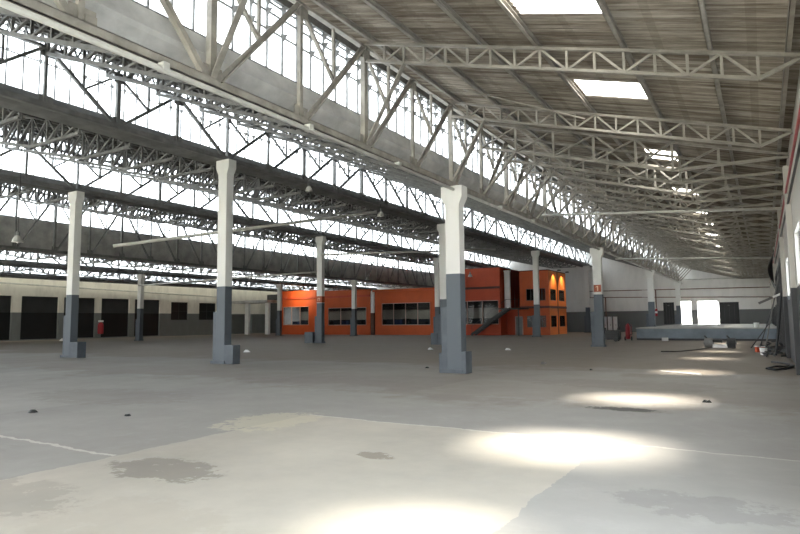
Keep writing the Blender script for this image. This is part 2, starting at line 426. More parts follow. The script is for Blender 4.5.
corr_strip(XA-.75, SKX0, YN-.3, YF+.3); corr_strip(SKX1, XR+.35, YN-.3, YF+.3)
y = YN-.3
for k, (a, b) in enumerate(sky):
    corr_strip(SKX0, SKX1, y, a); y = b
    x0_, x1_ = skx(k)
    if x0_ > SKX0: corr_strip(SKX0, x0_, a, b); corr_strip(x1_, SKX1, a, b)
corr_strip(SKX0, SKX1, y, YF+.3)
o = bm_.build('ceiling', 'roof'); md = o.modifiers.new('thick', 'SOLIDIFY'); md.thickness = .012; md.offset = 1
tag(o, 'stained corrugated roof sheeting over the right bay', 'ceiling', kind='structure')
def skylabel(k): return 'small translucent roof sheet overhead, nearer than every other skylight' if k == 0 else f'bright translucent roof sheet, {ORD[k-1]} of the skylights counted down the right bay'
for k, (a, b) in enumerate(sky):
    x0_, x1_ = skx(k)
    m = MB(); ny = int((b-a)/pitch*5); vs = []; fs = []
    for j in range(ny+1):
        yy = a+(b-a)*j/ny; d = .028*math.sin(2*PI*yy/pitch)
        vs += [(x0_, yy, zs(x0_)+d+.004), (x1_, yy, zs(x1_)+d+.004)]
    for j in range(ny): fs.append((2*j, 2*j+1, 2*j+3, 2*j+2))
    m.add(vs, fs); o = m.build('skylight', 'skylight'); tag(o, skylabel(k), 'skylight', 'roof skylights')
rr = [XA, XB, XC, XD, XE, XF]
for i in range(1, 6):
    sheet('ceiling', rr[i]-.75, BAY[i][0], rr[i-1]-.95, BAY[i][1], 'roof_dark', f'sloping roof sheets between the {ROWNAME[rows[i-1]]} and the {ROWNAME[rows[i]]}', False)
sheet('ceiling', XL-.4, BAY[6][0]+.02, XF-.95, BAY[6][1], 'fill_glass', 'narrow roof strip along the left wall, made translucent to light it', False)  # added light source: this strip brightens the left wall

# ------------------------------------------------------------------ clerestory rows: gutter, glazing, deep truss
def glazing(row, num):
    X, zb, zg, zt, zc = ROW[row]
    gx = X-.62
    t = thing(f'window_{num}', (gx, 0, zg), f'milky clerestory glazing running above the {ROWNAME[row]}', 'window', 'clerestory glazing', 'structure')
    H = zt-zg
    ys = YN if row == 'A' else (0 if row == 'B' else 8 if row == 'C' else 14 if row == 'D' else 20)
    MB().box(-.004, .004, YN, YF, 0, H).build('glass', 'glass', t)
    m = MB(); y = ys; n = 0
    while y < YF:
        m.box(.01, .06, y-.017, y+.017, 0, H); y += .4966; n += 1
    m.build('glazing_bar', 'steel_cool', t)
    m = MB()
    for zz in (H*.52, H*.75, H*.88): m.box(.02, .06, YN, YF, zz-.018, zz+.018)
    m.box(.0, .1, YN, YF, H-.12, H+.15); m.box(0, .09, YN, YF, -.04, .03)
    m.build('glazing_rail', 'steel_cool', t)
    m = MB(); y = ys
    while y < (60 if row in 'AB' else 50):
        for zz in (H*.52, H*.75, H*.88):
            m.add([(.06, y-.06, zz+.05), (.06, y+.06, zz+.05), (.2, y+.01, zz+.03), (.06, y, zz-.14), (.2, y-.01, zz+.03)], [(0, 1, 2, 4), (0, 4, 3), (1, 3, 2), (2, 3, 4), (0, 3, 1)])
        y += .4966
    m.build('bracket', 'steel_cool', t)
    return t
for i, r in enumerate(rows): glazing(r, i+1)
def gutter(row):
    X, zb, zg, zt, zc = ROW[row]
    if row == 'A': prof = [(-.58, 7.16), (-.44, 7.14), (-.30, 6.74), (-.36, 6.66), (-.55, 6.5), (-.68, 6.48), (-1.35, 6.72), (-1.4, 7.1), (-1.3, 7.1), (-1.2, 6.8), (-.8, 6.62), (-.7, 7.16)]
    else:
        b = zg-.45
        prof = [(-.58, zg-.03), (-.4, zg-.05), (-.28, zg-.28), (-.4, zg-.4), (-.75, b), (-1.35, b), (-1.4, b+.35), (-1.3, b+.35), (-1.2, b+.15), (-.8, b+.15), (-.7, zg-.03)]
    if row == 'D':      # a sheeted upstand below the glazing of the fourth row
        prof = [(-.58, zg-.03), (-.52, zg-.03), (-.5, 6.75), (-.4, 6.6), (-.75, 6.5), (-1.35, 6.5), (-1.4, 6.9), (-1.3, 6.9), (-1.2, 6.65), (-.8, 6.65), (-.62, 6.8)]
    m = MB(); m.prismY([(X+a, z) for a, z in prof], YN+.02, YF-.02)
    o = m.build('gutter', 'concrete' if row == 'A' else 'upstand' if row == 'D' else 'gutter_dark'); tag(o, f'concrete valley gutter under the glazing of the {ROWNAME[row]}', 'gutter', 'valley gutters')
for r in rows: gutter(r)

def span_dirs(row, k):
    """for each of 8 panels: +1 the main diagonal rises away from the camera, -1 it falls"""
    if k == 0: return [-1, -1, -1, -1, 1, 1, 1, 1] if row == 'A' else [1, -1, 1, -1, 1, -1, 1, -1]
    if k % 2 == 1: return [1, 1, 1, 1, -1, -1, -1, -1]
    return [1, 1, 1, 1, -1, -1, 1, 1]
PROTO = {}
def clerestory(row, k, label):
    X, zb, zg, zt, zc = ROW[row]; mt = 'steel' if row == 'A' else 'steel_cool'
    dirs = span_dirs(row, k); key = (round(zc-zb, 2), tuple(dirs)); loc = (X, Y1+(k-1)*S, zb)
    if key in PROTO: return copy_thing(PROTO[key], loc, label)
    t = thing('clerestory_truss', loc, label, 'truss', 'deep clerestory trusses'); kids = []
    H = zc-zb-.06; z0 = .1
    def part(n, m): kids.append(m.build(n, mt, t))
    m = MB(); E_ = S-.004; m.box(-.1, .1, 0, E_, 0.0, .02); m.box(-.1, -.085, 0, E_, .0, .17); m.box(.085, .1, 0, E_, .0, .17); m.box(-.1, .1, 0, E_, .155, .17)
    for i in range(8): m.box(-.09, .09, i*PN+.04, i*PN+.22, .17, .3); m.box(.0, .012, max(.005, i*PN-.18), i*PN+.25, .1, .42)
    part('bottom_chord', m)
    m = MB(); m.box(-.07, .07, 0, E_, H-.1, H-.085); m.box(-.008, .008, 0, E_, H-.1, H+.02)
    for i in range(8): m.box(.0, .012, max(.005, i*PN-.18), i*PN+.25, H-.36, H)
    part('top_chord', m)
    if row in 'BCD':
        m = MB(); m.bar((0, 0, H+.55), (0, E_, H+.55), .07); n = 40
        for i in range(n):
            y0 = i*S/n; m.bar((0, y0, H), (0, y0+S/n/2, H+.55), .05); m.bar((0, y0+S/n/2, H+.55), (0, y0+S/n-.02, H), .05)
        part('eaves_lattice', m)
    for i in range(8):
        wv = .14 if i % 2 == 0 else .095
        part('vertical', MB().box(-wv/2, wv/2, max(.003, i*PN-wv/2), i*PN+wv/2, .1, H-.09))
        a, b = i*PN, (i+1)*PN
        if dirs[i] < 0: a, b = b, a            # a = foot, b = head
        s = .12 if a < b else -.12
        P, Q = Vector((.05, a+s, .15)), Vector((.05, b-s*1.1, H-.12)); mid = (P+Q)/2
        part('diagonal', MB().angle(P, Q, .105, .02))
        part('strut', MB().bar((-.02, a+s*.3, H-.12), (-.02, mid.y, mid.z), .075))
        part('hanger', MB().bar((-.03, mid.y, mid.z), (-.03, mid.y, H-.1), .065))
    PROTO[key] = t; KIDS[t.name] = kids
    return t
first = {'A': 0, 'B': 0, 'C': 0, 'D': 0, 'E': 1, 'F': 1}
for r in rows:
    for k in range(first[r], 4):
        if k == 0: lab = f'deep steel truss on the {ROWNAME[r]}, span running past the camera'
        else: lab = f'deep steel truss on the {ROWNAME[r]}, {ORD[k-1]} span beyond its first column'
        if r == 'F': lab = f'deep steel truss along the left wall, {ORD[k-1]} span from the near end'
        clerestory(r, k, lab)
# the last piece of each row against the far wall (shorter than a full span)
for r in rows:
    X, zb, zg, zt, zc = ROW[r]; mt = 'steel' if r == 'A' else 'steel_cool'; y0 = Y1+3*S; L = YF-y0-.02
    t = thing('end_truss', (X, y0, zb), f'short end truss joining the {ROWNAME[r]} to the far wall', 'truss', 'end trusses'); H = zc-zb-.06
    MB().box(-.1, .1, 0, L, .03, .17).build('bottom_chord', mt, t); MB().box(-.07, .07, 0, L, H-.1, H).build('top_chord', mt, t)
    MB().box(-.06, .06, .005, .12, .1, H-.09).build('vertical', mt, t); MB().angle((.05, .1, .15), (.05, L-.1, H-.12), .085).build('diagonal', mt, t)

# service pipe clamped under the nearest chord
t = thing('service_pipe', (XA+.2, YN, 5.84), 'long pale pipe clamped along the bottom chord of the nearest column row', 'pipe')
cy_ = [YN+.1]+[Y1+k*S for k in range(-1, 4)]+[YF-.1]
for a, b in zip(cy_, cy_[1:]): MB().tube((0, a-YN+.26, 0), (0, b-YN-.26, 0), .05, 10).build('pipe', 'pipe_pale', t, smooth=True)
for k in range(22):
    y = 2.95+k*PN*1.5; MB().box(-.09, .07, y, y+.12, -.03, .12).build('clamp', 'pipe_pale', t)

# ------------------------------------------------------------------ roof trusses of the right bay
def shallow(loc, label):
    t = thing('roof_truss', loc, label, 'truss', 'shallow roof trusses of the right bay'); kids = []
    def part(n, m): kids.append(m.build(n, 'steel', t))
    x0, x1 = XA+.06, XR-.02; D = .46
    def T(x): return ztop(x)-.03
    m = MB(); m.angle((x0, 0, T(x0)), (x1, 0, T(x1)), .085)
    part('top_chord', m)
    xk = .15
    m = MB(); m.angle((x0, 0, T(x0)-D), (xk, 0, T(xk)-D), .085); m.angle((xk, 0, T(xk)-D), (x1, 0, T(x1)-.03), .085)
    part('bottom_chord', m)
    n = 15
    for i in range(n+1):
        x = x0+(xk-x0)*i/n
        part('vertical', MB().bar((x, 0, T(x)), (x, 0, T(x)-D), .05))
        if i < n:
            xx = x0+(xk-x0)*(i+1)/n
            if i % 2 == 0: part('diagonal', MB().bar((x, .01, T(x)), (xx, .01, T(xx)-D), .045))
            else: part('diagonal', MB().bar((x, .01, T(x)-D), (xx, .01, T(xx)), .045))
    part('knee_brace', MB().angle((x0, .02, 6.15), (x0+1.15, .02, T(x0+1.15)-D), .12, .02))
    KIDS[t.name] = kids
    return t
t1 = shallow((0, Y1-4*PN, 0), 'shallow pale roof truss nearest the camera, its knee brace at the midspan post')
copy_thing(t1, (0, Y1-2*PN, 0), 'shallow pale roof truss crossing the roof between the two nearest skylights', 'shallow roof trusses of the right bay')
copy_thing(t1, (0, Y1, 0), 'shallow pale roof truss springing from the nearest column', 'shallow roof trusses of the right bay')
def deep(loc, label):
    t = thing('roof_truss', loc, label, 'truss', 'deep roof trusses of the right bay'); kids = []
    def part(n, m): kids.append(m.build(n, 'steel', t))
    x0, x1 = XA+.06, XR-.02
    def T(x): return ztop(x)-.03
    def B(x): return 7.92-(x-XA)*(7.92-6.17)/(XA+2.15)*-1 if x < -2.15 else 6.17
    part('top_chord', MB().angle((x0, 0, T(x0)), (x1, 0, T(x1)), .09, .02))
    m = MB(); m.angle((x0, 0, B(x0)), (-2.15, 0, 6.17), .1, .02); m.angle((-2.15, 0, 6.17), (x1, 0, 6.15), .1, .02)
    part('bottom_chord', m)
    px = [x0, -7.15, -5.82, -4.49, -3.2, -2.15, -.9]
    for i, x in enumerate(px):
        if i: part('vertical', MB().bar((x, 0, T(x)), (x, 0, B(x)), .07))
        if i < len(px)-1:
            xx = px[i+1]; part('diagonal', MB().angle((x, .015, B(x)), (xx, .015, T(xx)), .07, .018))
            if i in (1, 3, 4): part('strut', MB().bar(((x+xx)/2, .0, (B(x)+T(xx))/2), (x, 0, T(x)), .06))
    part('knee_brace', MB().angle((x0, .02, 6.15), (-7.15, .02, B(-7.15)), .12, .02))
    KIDS[t.name] = kids
    return t
n = 0; d0 = None; y = 19.75
while y < YF-.5:
    lab = f'{ORD[n]} of the deep pale roof trusses beyond the nearest column, right bay'
    if d0 is None: d0 = deep((0, y, 0), lab)
    else: copy_thing(d0, (0, y, 0), lab)
    y += 1.9865; n += 1
# purlins of the right bay
pn = [-8.25, -6.9, -5.25, -3.95, -2.15, -.6, .62]
for i, x in enumerate(pn):
    z = zs(x)-.035
    m = MB(); m.box(x-.04, x+.04, YN+.05, YF-.05, z-.165, z-.15); m.box(x-.04, x-.028, YN+.05, YF-.05, z-.165, z-.02); m.box(x-.04, x+.04, YN+.05, YF-.05, z-.035, z-.02)
    o = m.build('purlin', 'steel'); tag(o, f'steel purlin under the right bay roof, {ORD[i]} down from the clerestory', 'purlin', 'purlins of the right bay')
o = MB().tube((-6.9, 14.9, ztop(-6.9)-.28), (-4.05, 16.9, ztop(-4.05)-.28), .025, 8).build('wind_brace', 'steel'); tag(o, 'bracing rod slanting across the roof before the nearest column', 'brace')

# ------------------------------------------------------------------ lattice trusses of the other bays
def bay_truss(i, y, label):
    key = ('bay', BAY[i], i == 1)
    X1, X0 = rr[i-1], rr[i]
    loc = (X0, y, 0); grp = f'lattice roof trusses between the {bayname[i]}'
    if key in PROTO: return copy_thing(PROTO[key], loc, label, grp)
    t = thing('roof_truss', loc, label, 'truss', grp); kids = []
    L = X1-X0-1.45; zl = BAY[i][0]-.25; zr = BAY[i][1]-.02
    def T(x): return zl+(zr-zl)*x/L
    def B(x):
        d = 1.15
        return max(T(x)-d, BAY[i][1]-.45) if i > 1 else T(x)-.12-.75*(1-x/L)
    def part(n, m): kids.append(m.build(n, 'steel_cool', t))
    part('top_chord', MB().bar((.1, 0, T(.1)), (L, 0, T(L)), .11))
    n = 9; xs = [.1+(L-.1)*j/n for j in range(n+1)]
    m = MB()
    for p, q in zip(xs, xs[1:]): m.bar((p, 0, B(p)), (q, 0, B(q)), .11)
    part('bottom_chord', m)
    if i > 2:           # too far off to tell the web members apart
        m = MB()
        for j, x in enumerate(xs):
            m.bar((x, 0, T(x)), (x, 0, B(x)), .075)
            if j < n: xx = xs[j+1]; m.bar((x, 0, B(x)), (xx, 0, T(xx)), .075); m.bar(((x+xx)/2, 0, (B(x)+T(xx))/2), (x, 0, T(x)), .05)
        part('lattice', m); xs_ = []
    else: xs_ = xs
    for j, x in enumerate(xs_):
        part('vertical', MB().bar((x, 0, T(x)), (x, 0, B(x)), .075))
        if j < n:
            xx = xs[j+1]; part('diagonal', MB().bar((x, 0, B(x)), (xx, 0, T(xx)), .075))
            part('strut', MB().bar(((x+xx)/2, 0, (B(x)+T(xx))/2), (x, 0, T(x)), .05))
    PROTO[key] = t; KIDS[t.name] = kids
    return t
bayname = ['', 'nearest and second column rows', 'second and third column rows', 'third and fourth column rows', 'fourth and fifth column rows', 'fifth column row and left wall']
for i in range(1, 6):
    y = Y1+PN-3.973*8; n = 0; st = 1.9865 if i < 4 else 3.973
    while y < YF-1:
        if y > abs(rr[i-1])*.466-3 and y > -3:
            bay_truss(i, y, f'lattice roof truss between the {bayname[i]}, {ORD[n]} from the near end'); n += 1
        y += st
for i in range(1, 6):
    for j in range(6):
        zl, zr = BAY[i]; xa, xb = rr[i]-.75, rr[i-1]-.95; x = rr[i]+(rr[i-1]-rr[i])*(.07+.148*j); z = zl+(zr-zl)*(x-xa)/(xb-xa)-.1
        o = MB().box(x-.05, x+.05, YN+.05, YF-.05, z-.12, z+.04).build('purlin', 'steel_cool')
        tag(o, f'purlin between the {bayname[i]}, {ORD[j]} down from the high side', 'purlin', f'purlins between the {bayname[i]}')

# ------------------------------------------------------------------ columns
def column(row, k, label, feet, box=None):
    X, zb = ROW[row][:2]; y = Y1+(k-1)*S
    z0 = .95 if (row, k) in (('A', 3), ('A', 4)) else 0.
    t = thing('column', (X+(.1 if (row, k) == ('A', 1) else 0), y, z0), label, 'column', 'white and grey columns')
    wx, wy = .25, .19; H = zb-z0
    m = MB().box(-wx, wx, -wy, wy, 0, H-.75)
    # shallow recess panels on both broad faces give the shaft its I shape
    m.build('shaft', 'column', t, .015)
    c = MB(); n = 4
    lv = [(0, H-.75), (.005, H-.6), (.1, H-.4), (.12, H-.35), (.12, H)]
    vs = []; fs = []
    for e, z in lv: vs += [(-wx-e, -wy-e*.15, z), (wx+e, -wy-e*.15, z), (wx+e, wy+e*.15, z), (-wx-e, wy+e*.15, z)]
    for q in range(len(lv)-1):
        for s in range(4): fs.append((q*4+s, q*4+(s+1) % 4, q*4+4+(s+1) % 4, q*4+4+s))
    fs += [(3, 2, 1, 0), tuple(range(len(vs)-4, len(vs)))]
    c.add(vs, fs); c.build('capital', 'column', t)
    MB().box(-wx-.22, -wx, -wy*.8, wy*.8, 0, 2.1-z0).build('buttress', 'plinth', t, .012)
    MB().box(-wx-.26, wx+.05, -wy-.05, wy+.05, 0, .12).build('footing', 'plinth', t, .01)
    for (a, b, c0, d, e) in feet: MB().box(a, b, c0, d, 0, e).build('plinth', 'plinth', t, .015)
    return t
cl = {
 ('A', 1): ('nearest big column, white above grey, with flared head', [(.25, .42, -.22, .22, .68), (-.62, -.25, -.05, .25, .62)]),
 ('A', 2): ('column with a small red sign, next beyond the nearest big column', []),
 ('A', 3): ('column rising from the raised loading platform, nearer of two', []),
 ('A', 4): ('column on the loading platform against the black far door', []),
 ('B', 1): ('tall white and grey column with block foot, second nearest to the camera', [(.25, .75, -.2, .2, .76)]),
 ('B', 2): ('column half hidden behind the nearest big column', [(-1., -.47, -.2, .2, .8)]),
 ('B', 3): ('grey column standing before the two-storey orange corner', []),
 ('B', 4): ('column by the far wall, just left of the red sign column', []),
 ('C', 1): ('tall column with block foot at the far left of the hall', [(.25, 1.0, -.25, .2, .78)]),
 ('C', 2): ('white and grey column with orange band and dark box at its foot', [(-1.3, -.47, -.4, .3, .86)]),
 ('C', 3): ('thin far column just left of the nearest big column, before the orange offices', []),
 ('D', 2): ('column hidden behind the second nearest column', []),
 ('D', 3): ('dark column before the middle office window', []),
 ('E', 2): ('far left column between the roller shutters and the camera', []),
 ('E', 3): ('column before the lit left office window', []),
}
for (r, k), (lab, feet) in cl.items():
    if (r, k) == ('D', 2): continue
    column(r, k, lab, feet)
# extinguisher signs on columns
def sign(x, y, z, s, label, digit=True):
    t = thing('sign', (x, y, z), label, 'sign', 'red column signs')
    MB().box(-s/2, s/2, -.012, .0, -s/2, s/2).build('board', 'sign', t)
    m = MB(); m.box(-.03, .05, -.016, -.012, -s*.36, s*.36); m.add([(-.03, -.016, s*.36), (-.11, -.016, s*.2), (-.11, -.016, s*.12), (-.03, -.016, s*.24), (-.03, -.012, s*.36), (-.11, -.012, s*.2), (-.11, -.012, s*.12), (-.03, -.012, s*.24)], [(0,1,2,3),(7,6,5,4),(0,4,5,1),(1,5,6,2),(2,6,7,3),(3,7,4,0)])
    m.build('figure', 'signtext', t)
sign(XA, Y1+S-.205, 3.5, .42, 'square red sign with pale figure on the second column of the nearest row')
t = thing('sign', (XC, Y1+S-.205, 3.42), 'orange-red band sign around the column before the orange offices', 'sign', 'red column signs')
MB().box(-.27, .27, -.012, 0, -.25, .25).build('board', 'sign', t); MB().box(.262, .275, .012, .38, -.25, .25).build('side_board', 'sign', t)
m = MB(); m.box(-.12, -.06, -.018, -.012, -.12, .12); m.box(.06, .12, -.018, -.012, -.12, .12); m.box(-.06, .06, -.018, -.012, .06, .12); m.build('figure', 'signtext', t)

# ------------------------------------------------------------------ loading platform and what stands there
t = thing('loading_platform', (0, 49.7, 0), 'raised blue-grey loading platform across the far end', 'platform')
MB().box(-8.58, XR-.01, 0, 80-49.7-.02, 0.03, .86).build('body', 'dock', t)
MB().box(-8.62, XR-.01, -.05, 80-49.7-.02, .86, .95).build('deck', 'dock_top', t)
MB().box(-8.58, XR-.01, -.03, 0, 0.0, .14).build('kerb', 'steel_dark', t)
t = thing('shrub', (-8.05, 81.9, -.1), 'small dark weed silhouetted in the bright far doorway', 'plant')
MB().tube((0, 0, 0), (.03, 0, 1.3), .035, 6).build('stem', 'leaf', t)
m = MB(); rnd = random.Random(3)
for i in range(150):
    z = rnd.uniform(.9, 1.85); r = .22*(1-abs(z-1.3)/1.1); a = rnd.uniform(0, 6.28); c = Vector((r*rnd.random()*math.cos(a)*1.3, r*math.sin(a), z)); d = Vector((rnd.uniform(-1, 1), rnd.uniform(-1, 1), rnd.uniform(-.3, 1))).normalized()*.09; e = d.cross(Vector((rnd.uniform(-1, 1), .3, .2))).normalized()*.035
    m.add([c-d, c+e, c+d, c-e], [(0, 1, 2, 3)])
m.build('foliage', 'leaf', t)
t = thing('plastic_tub', (-.5, 50.3, .95), 'white tub left on the platform edge near the right wall', 'tub')
MB().lathe([(.13, 0), (.17, .3), (.18, .31), (.16, .31)], n=14).build('body', 'paper', t); MB().lathe([(.19, .31), (.19, .34), (.02, .35)], n=14).build('lid', 'white', t)
t = thing('cardboard_box', (-6.35, 48.2, 0), 'small white carton on the floor before the platform', 'box', rz=.3)
MB().box(-.2, .2, -.15, .15, 0, .24).build('body', 'paper', t); MB().box(-.2, .2, -.25, -.15, .23, .24).build('flap', 'paper', t)

# two winch-like machines on the floor with a bar between, and their cable
t = thing('drum_trolley', (-2.15, 37.4, 0), 'old trolley of two drums and a bar on the floor by the platform', 'trolley')
for sx, nm in ((-.55, 'drum'), (.55, 'drum')):
    d = MB(); d.tube((sx-.2, 0, .28), (sx+.2, 0, .28), .27, 18); o = d.build(nm, 'steel_dark' if sx > 0 else 'steel_cool', t)
    MB().tube((sx-.25, 0, .28), (sx+.25, 0, .28), .08, 10).build('hub', 'steel_cool', o)
    MB().bar((sx-.05, 0, .5), (sx-.2, -.1, .68), .06).build('handle', 'steel_dark', o)
MB().box(-.36, .12, -.12, .12, .3, .46).build('crossbar', 'black', t); MB().box(-.36, .36, -.22, .14, .03, .2).build('tray', 'paper', t)
pts = []
for i in range(24):
    a = i/23; pts.append((-2.7-1.5*a+.3*math.sin(a*5), 36.9-5.*a+.8*math.sin(a*7), .02))
o = MB().path(pts, .022, 6).build('cable', 'black'); tag(o, 'black cable trailing over the floor from the drum trolley', 'cable')
o = MB().add([(-2.93, 20.7, .012), (-2.85, 20.5, .012), (-1.65, 19.55, .03), (-1.72, 19.72, .03), (-2.93, 20.7, .004), (-2.85, 20.5, .004), (-1.65, 19.55, .004), (-1.72, 19.72, .004)], [(0,1,2,3),(7,6,5,4),(0,4,5,1),(1,5,6,2),(2,6,7,3),(3,7,4,0)]).build('plank', 'paper')
tag(o, 'thin pale lath lying on the sunlit floor of the right bay', 'plank')
# scraps of rubbish on the open floor
rnd = random.Random(5)
def scrap(x, y, s, mat, label):
    m = MB(); n = 7; vs = [(s*rnd.uniform(.6, 1.1)*math.cos(2*PI*i/n), s*rnd.uniform(.5, 1.)*math.sin(2*PI*i/n), 0) for i in range(n)] + [(s*.6*math.cos(2*PI*i/n+.2), s*.5*math.sin(2*PI*i/n), s*rnd.uniform(.25, .6)) for i in range(n)]
    m.add(vs, [tuple(range(n))[::-1], tuple(range(n, 2*n))]+[(i, (i+1) % n, n+(i+1) % n, n+i) for i in range(n)])
    o = m.build('scrap', mat); o.location = (x, y, .002); tag(o, label, 'rubbish', 'scraps on the floor')
for x, y, s, mt, lb in ((-10.2, 18.6, .09, 'black', 'dark scrap lying well left of the nearest column'), (-7.1, 22., .16, 'wood', 'brown scrap right behind the nearest column'), (-4.9, 20., .07, 'black', 'black lump on open floor right of the nearest column'), (-1.05, 13.3, .09, 'black', 'black lump on the floor near the right wall'), (-16.5, 30.5, .22, 'paper', 'white scrap of paper on the floor before the orange offices'), (-12.2, 31.5, .2, 'paper', 'pale crumpled paper between the second and nearest columns'), (-25., 24.5, .24, 'paper', 'white rag on the floor right of the second nearest column'), (-61., 34.5, .5, 'paper', 'white litter heap before the left wall shutters'), (-11.9, 6.2, .1, 'black', 'dark fragment on the grey slab at the left'), (-9.9, 6.8, .08, 'black', 'small dark fragment beside the beige slab')):
    scrap(x, y, s, mt, lb)

# red fire extinguishers and the parked machine before the platform
def extinguisher(x, y, z, label, k=1.):
    t = thing('fire_extinguisher', (x, y, z), label, 'extinguisher', 'red fire extinguishers')
    MB().lathe([(.02, 0), (.11*k, .01), (.12*k, .06), (.12*k, .62*k), (.1*k, .72*k), (.04, .8*k), (.03, .84*k)], n=16).build('cylinder', 'red', t, smooth=True)
    MB().box(-.05, .05, -.03, .03, .84*k, .92*k).build('valve', 'steel_dark', t)
    MB().path([(.04, -.03, .88*k), (.14*k, -.06, .8*k), (.15*k, -.06, .45*k), (.14*k, -.06, .25*k)], .015, 6).build('hose', 'black', t)
    MB().box(-.13*k, .13*k, -.13*k, -.115*k, .3*k, .5*k).build('plate', 'paper', t)
t = thing('wheeled_extinguisher', (-8.95, 48.3, 0), 'tall red wheeled extinguisher standing beside the platform end', 'extinguisher')
MB().lathe([(.05, .12), (.14, .14), (.16, .2), (.16, 1.0), (.12, 1.15), (.07, 1.25), (.06, 1.3)], n=18).build('cylinder', 'red', t, smooth=True)
MB().tube((-.27, .1, .16), (-.2, .1, .16), .16, 14).build('wheel', 'black', t); MB().tube((.2, .1, .16), (.27, .1, .16), .16, 14).build('wheel', 'black', t)
MB().path([(-.2, .1, .16), (-.2, .25, 1.2), (.2, .25, 1.2), (.2, .1, .16)], .02, 6).build('handle_frame', 'red', t)
MB().path([(.06, 0, 1.3), (.3, -.1, 1.1), (.32, -.1, .5), (.1, -.24, .4)], .022, 6).build('hose', 'black', t)
t = thing('floor_scrubber', (-9.95, 46.6, 0), 'low black machine parked between the red sign column and platform', 'machine')
MB().box(-.85, .75, -.4, .4, .12, .82).build('body', 'black', t, .05); MB().box(-.9, -.3, -.35, .35, .82, 1.0).build('hood', 'black', t, .04)
for sx in (-.6, .5):
    for sy in (-.42, .42): MB().tube((sx, sy-.05, .16), (sx, sy+.05, .16), .16, 14).build('wheel', 'black', t)
MB().path([(.6, -.3, .8), (.75, -.3, 1.25), (.75, .3, 1.25), (.6, .3, .8)], .025, 6).build('handle', 'steel_dark', t)
for k, (x, y) in enumerate(((-16.55, 78.), (-17.2, 78.), (-15.95, 78.2))):
    t = thing('cabinet', (x, y, 0), ('white cabinet in the middle of three against the far wall', 'white cabinet leftmost of three against the far wall', 'narrow white cabinet rightmost of three against the far wall')[k], 'cabinet', 'white cabinets by the far wall')
    MB().box(-.2, .2, -.25, .25, 0, 1.95).build('body', 'white', t); MB().box(-.18, .18, -.27, -.25, .1, 1.9).build('door', 'white', t); MB().box(.1, .13, -.3, -.27, .8, 1.).build('handle', 'steel_dark', t)
t = thing('fire_extinguisher', (XL+.36, 42., .5), 'red extinguisher on the pilaster between the roller shutters', 'extinguisher', 'red fire extinguishers')
MB().lathe([(.05, 0), (.3, .02), (.32, .1), (.32, 1.05), (.25, 1.25), (.1, 1.4)], n=16).build('cylinder', 'red', t, smooth=True); MB().box(-.2, .2, -.2, .2, 1.4, 1.6).build('valve', 'paper', t)
MB().box(-.3, -.2, -.1, .1, .3, 1.2).build('bracket', 'steel_dark', t)
extinguisher(-11.35, 79.72, 1.95, 'red extinguisher hung on the far wall left of the black door', 1.2)

# ------------------------------------------------------------------ junk along the right wall
t = thing('rubbish_heap', (.3, 34., 0), 'dark heap of rags and scrap at the foot of the right wall', 'rubbish heap', None, 'stuff')
m = MB()
for i in range(70):
    c = Vector((rnd.uniform(-.45, .5), rnd.uniform(-5.2, 4.5), 0)); s = rnd.uniform(.1, .3); c.z = abs(rnd.gauss(.06, .16))
    q = [Vector((rnd.uniform(-1, 1), rnd.uniform(-1, 1), rnd.uniform(-.6, .6)))*s+c for _ in range(4)]
    q = [Vector((min(max(v.x, -.9), .5), v.y, max(v.z, .0))) for v in q]
    m.add(q, [(0, 1, 2), (0, 2, 3), (0, 3, 1), (1, 3, 2)])
m.build('rags', 'steel_dark', t)
t = thing('toolbox', (-.25, 33.5, 0), 'red box with a white lid among the rubbish by the right wall', 'box', rz=.4)
MB().box(-.17, .17, -.14, .14, 0, .26).build('body', 'redwall', t); MB().box(-.18, .18, -.15, .15, .26, .3).build('lid', 'paper', t)
t = thing('paint_bucket', (-.1, 31.2, 0), 'white bucket on the floor before the rubbish by the right wall', 'bucket')
MB().lathe([(.12, 0), (.16, .3), (.17, .31), (.15, .31), (.11, .02)], n=16).build('body', 'paper', t); MB().path([(-.16, 0, .29), (-.1, -.1, .4), (.1, -.1, .4), (.16, 0, .29)], .008, 6).build('handle', 'steel_dark', t)
for k, (p, q, r, mt, lb) in enumerate((
    ((-.05, 35.2, .0), (.8, 35.6, 4.1), .03, 'steel_cool', 'thin grey pole leaning steeply on the right wall'),
    ((-.3, 36.5, .0), (.8, 36.6, 3.5), .025, 'steel_dark', 'thin dark pole leaning on the right wall behind the grey pole'),
    ((-.7, 37.8, .0), (.8, 37.4, 2.2), .025, 'steel_dark', 'low slanting dark pole at the back of the rubbish'),
    ((.35, 30.8, .0), (.8, 31.2, 3.4), .05, 'black', 'thick black post leaning on the right wall'))):
    o = MB().tube(p, q, r, 8).build('pole', mt); tag(o, lb, 'pole', 'poles leaning on the right wall')
t = thing('board', (.3, 35., 2.58), 'long grey board propped aslant against the right wall poles', 'board')
MB().bar((-.5, 0, -.22), (.5, 0, .24), .06, .11).build('plank', 'wood', t); MB().bar((.12, -.04, .07), (.5, -.04, .245), .02, .1).build('pale_end', 'paper', t)
t = thing('tarpaulin', (.44, 39., 3.3), 'bundle of black sheeting hung high on the right wall', 'tarpaulin')
m = MB(); nu, nv = 14, 10; vs = []
for j in range(nv+1):
    for i in range(nu+1):
        u = i/nu; v = j/nv; vs.append((.18-.32*math.sin(PI*v)*(.6+.4*math.sin(u*9+v*4)), -1.1+2.2*u+.1*math.sin(v*8), 1.9*v+.12*math.sin(u*11)))
fs = [(j*(nu+1)+i, j*(nu+1)+i+1, (j+1)*(nu+1)+i+1, (j+1)*(nu+1)+i) for j in range(nv) for i in range(nu)]
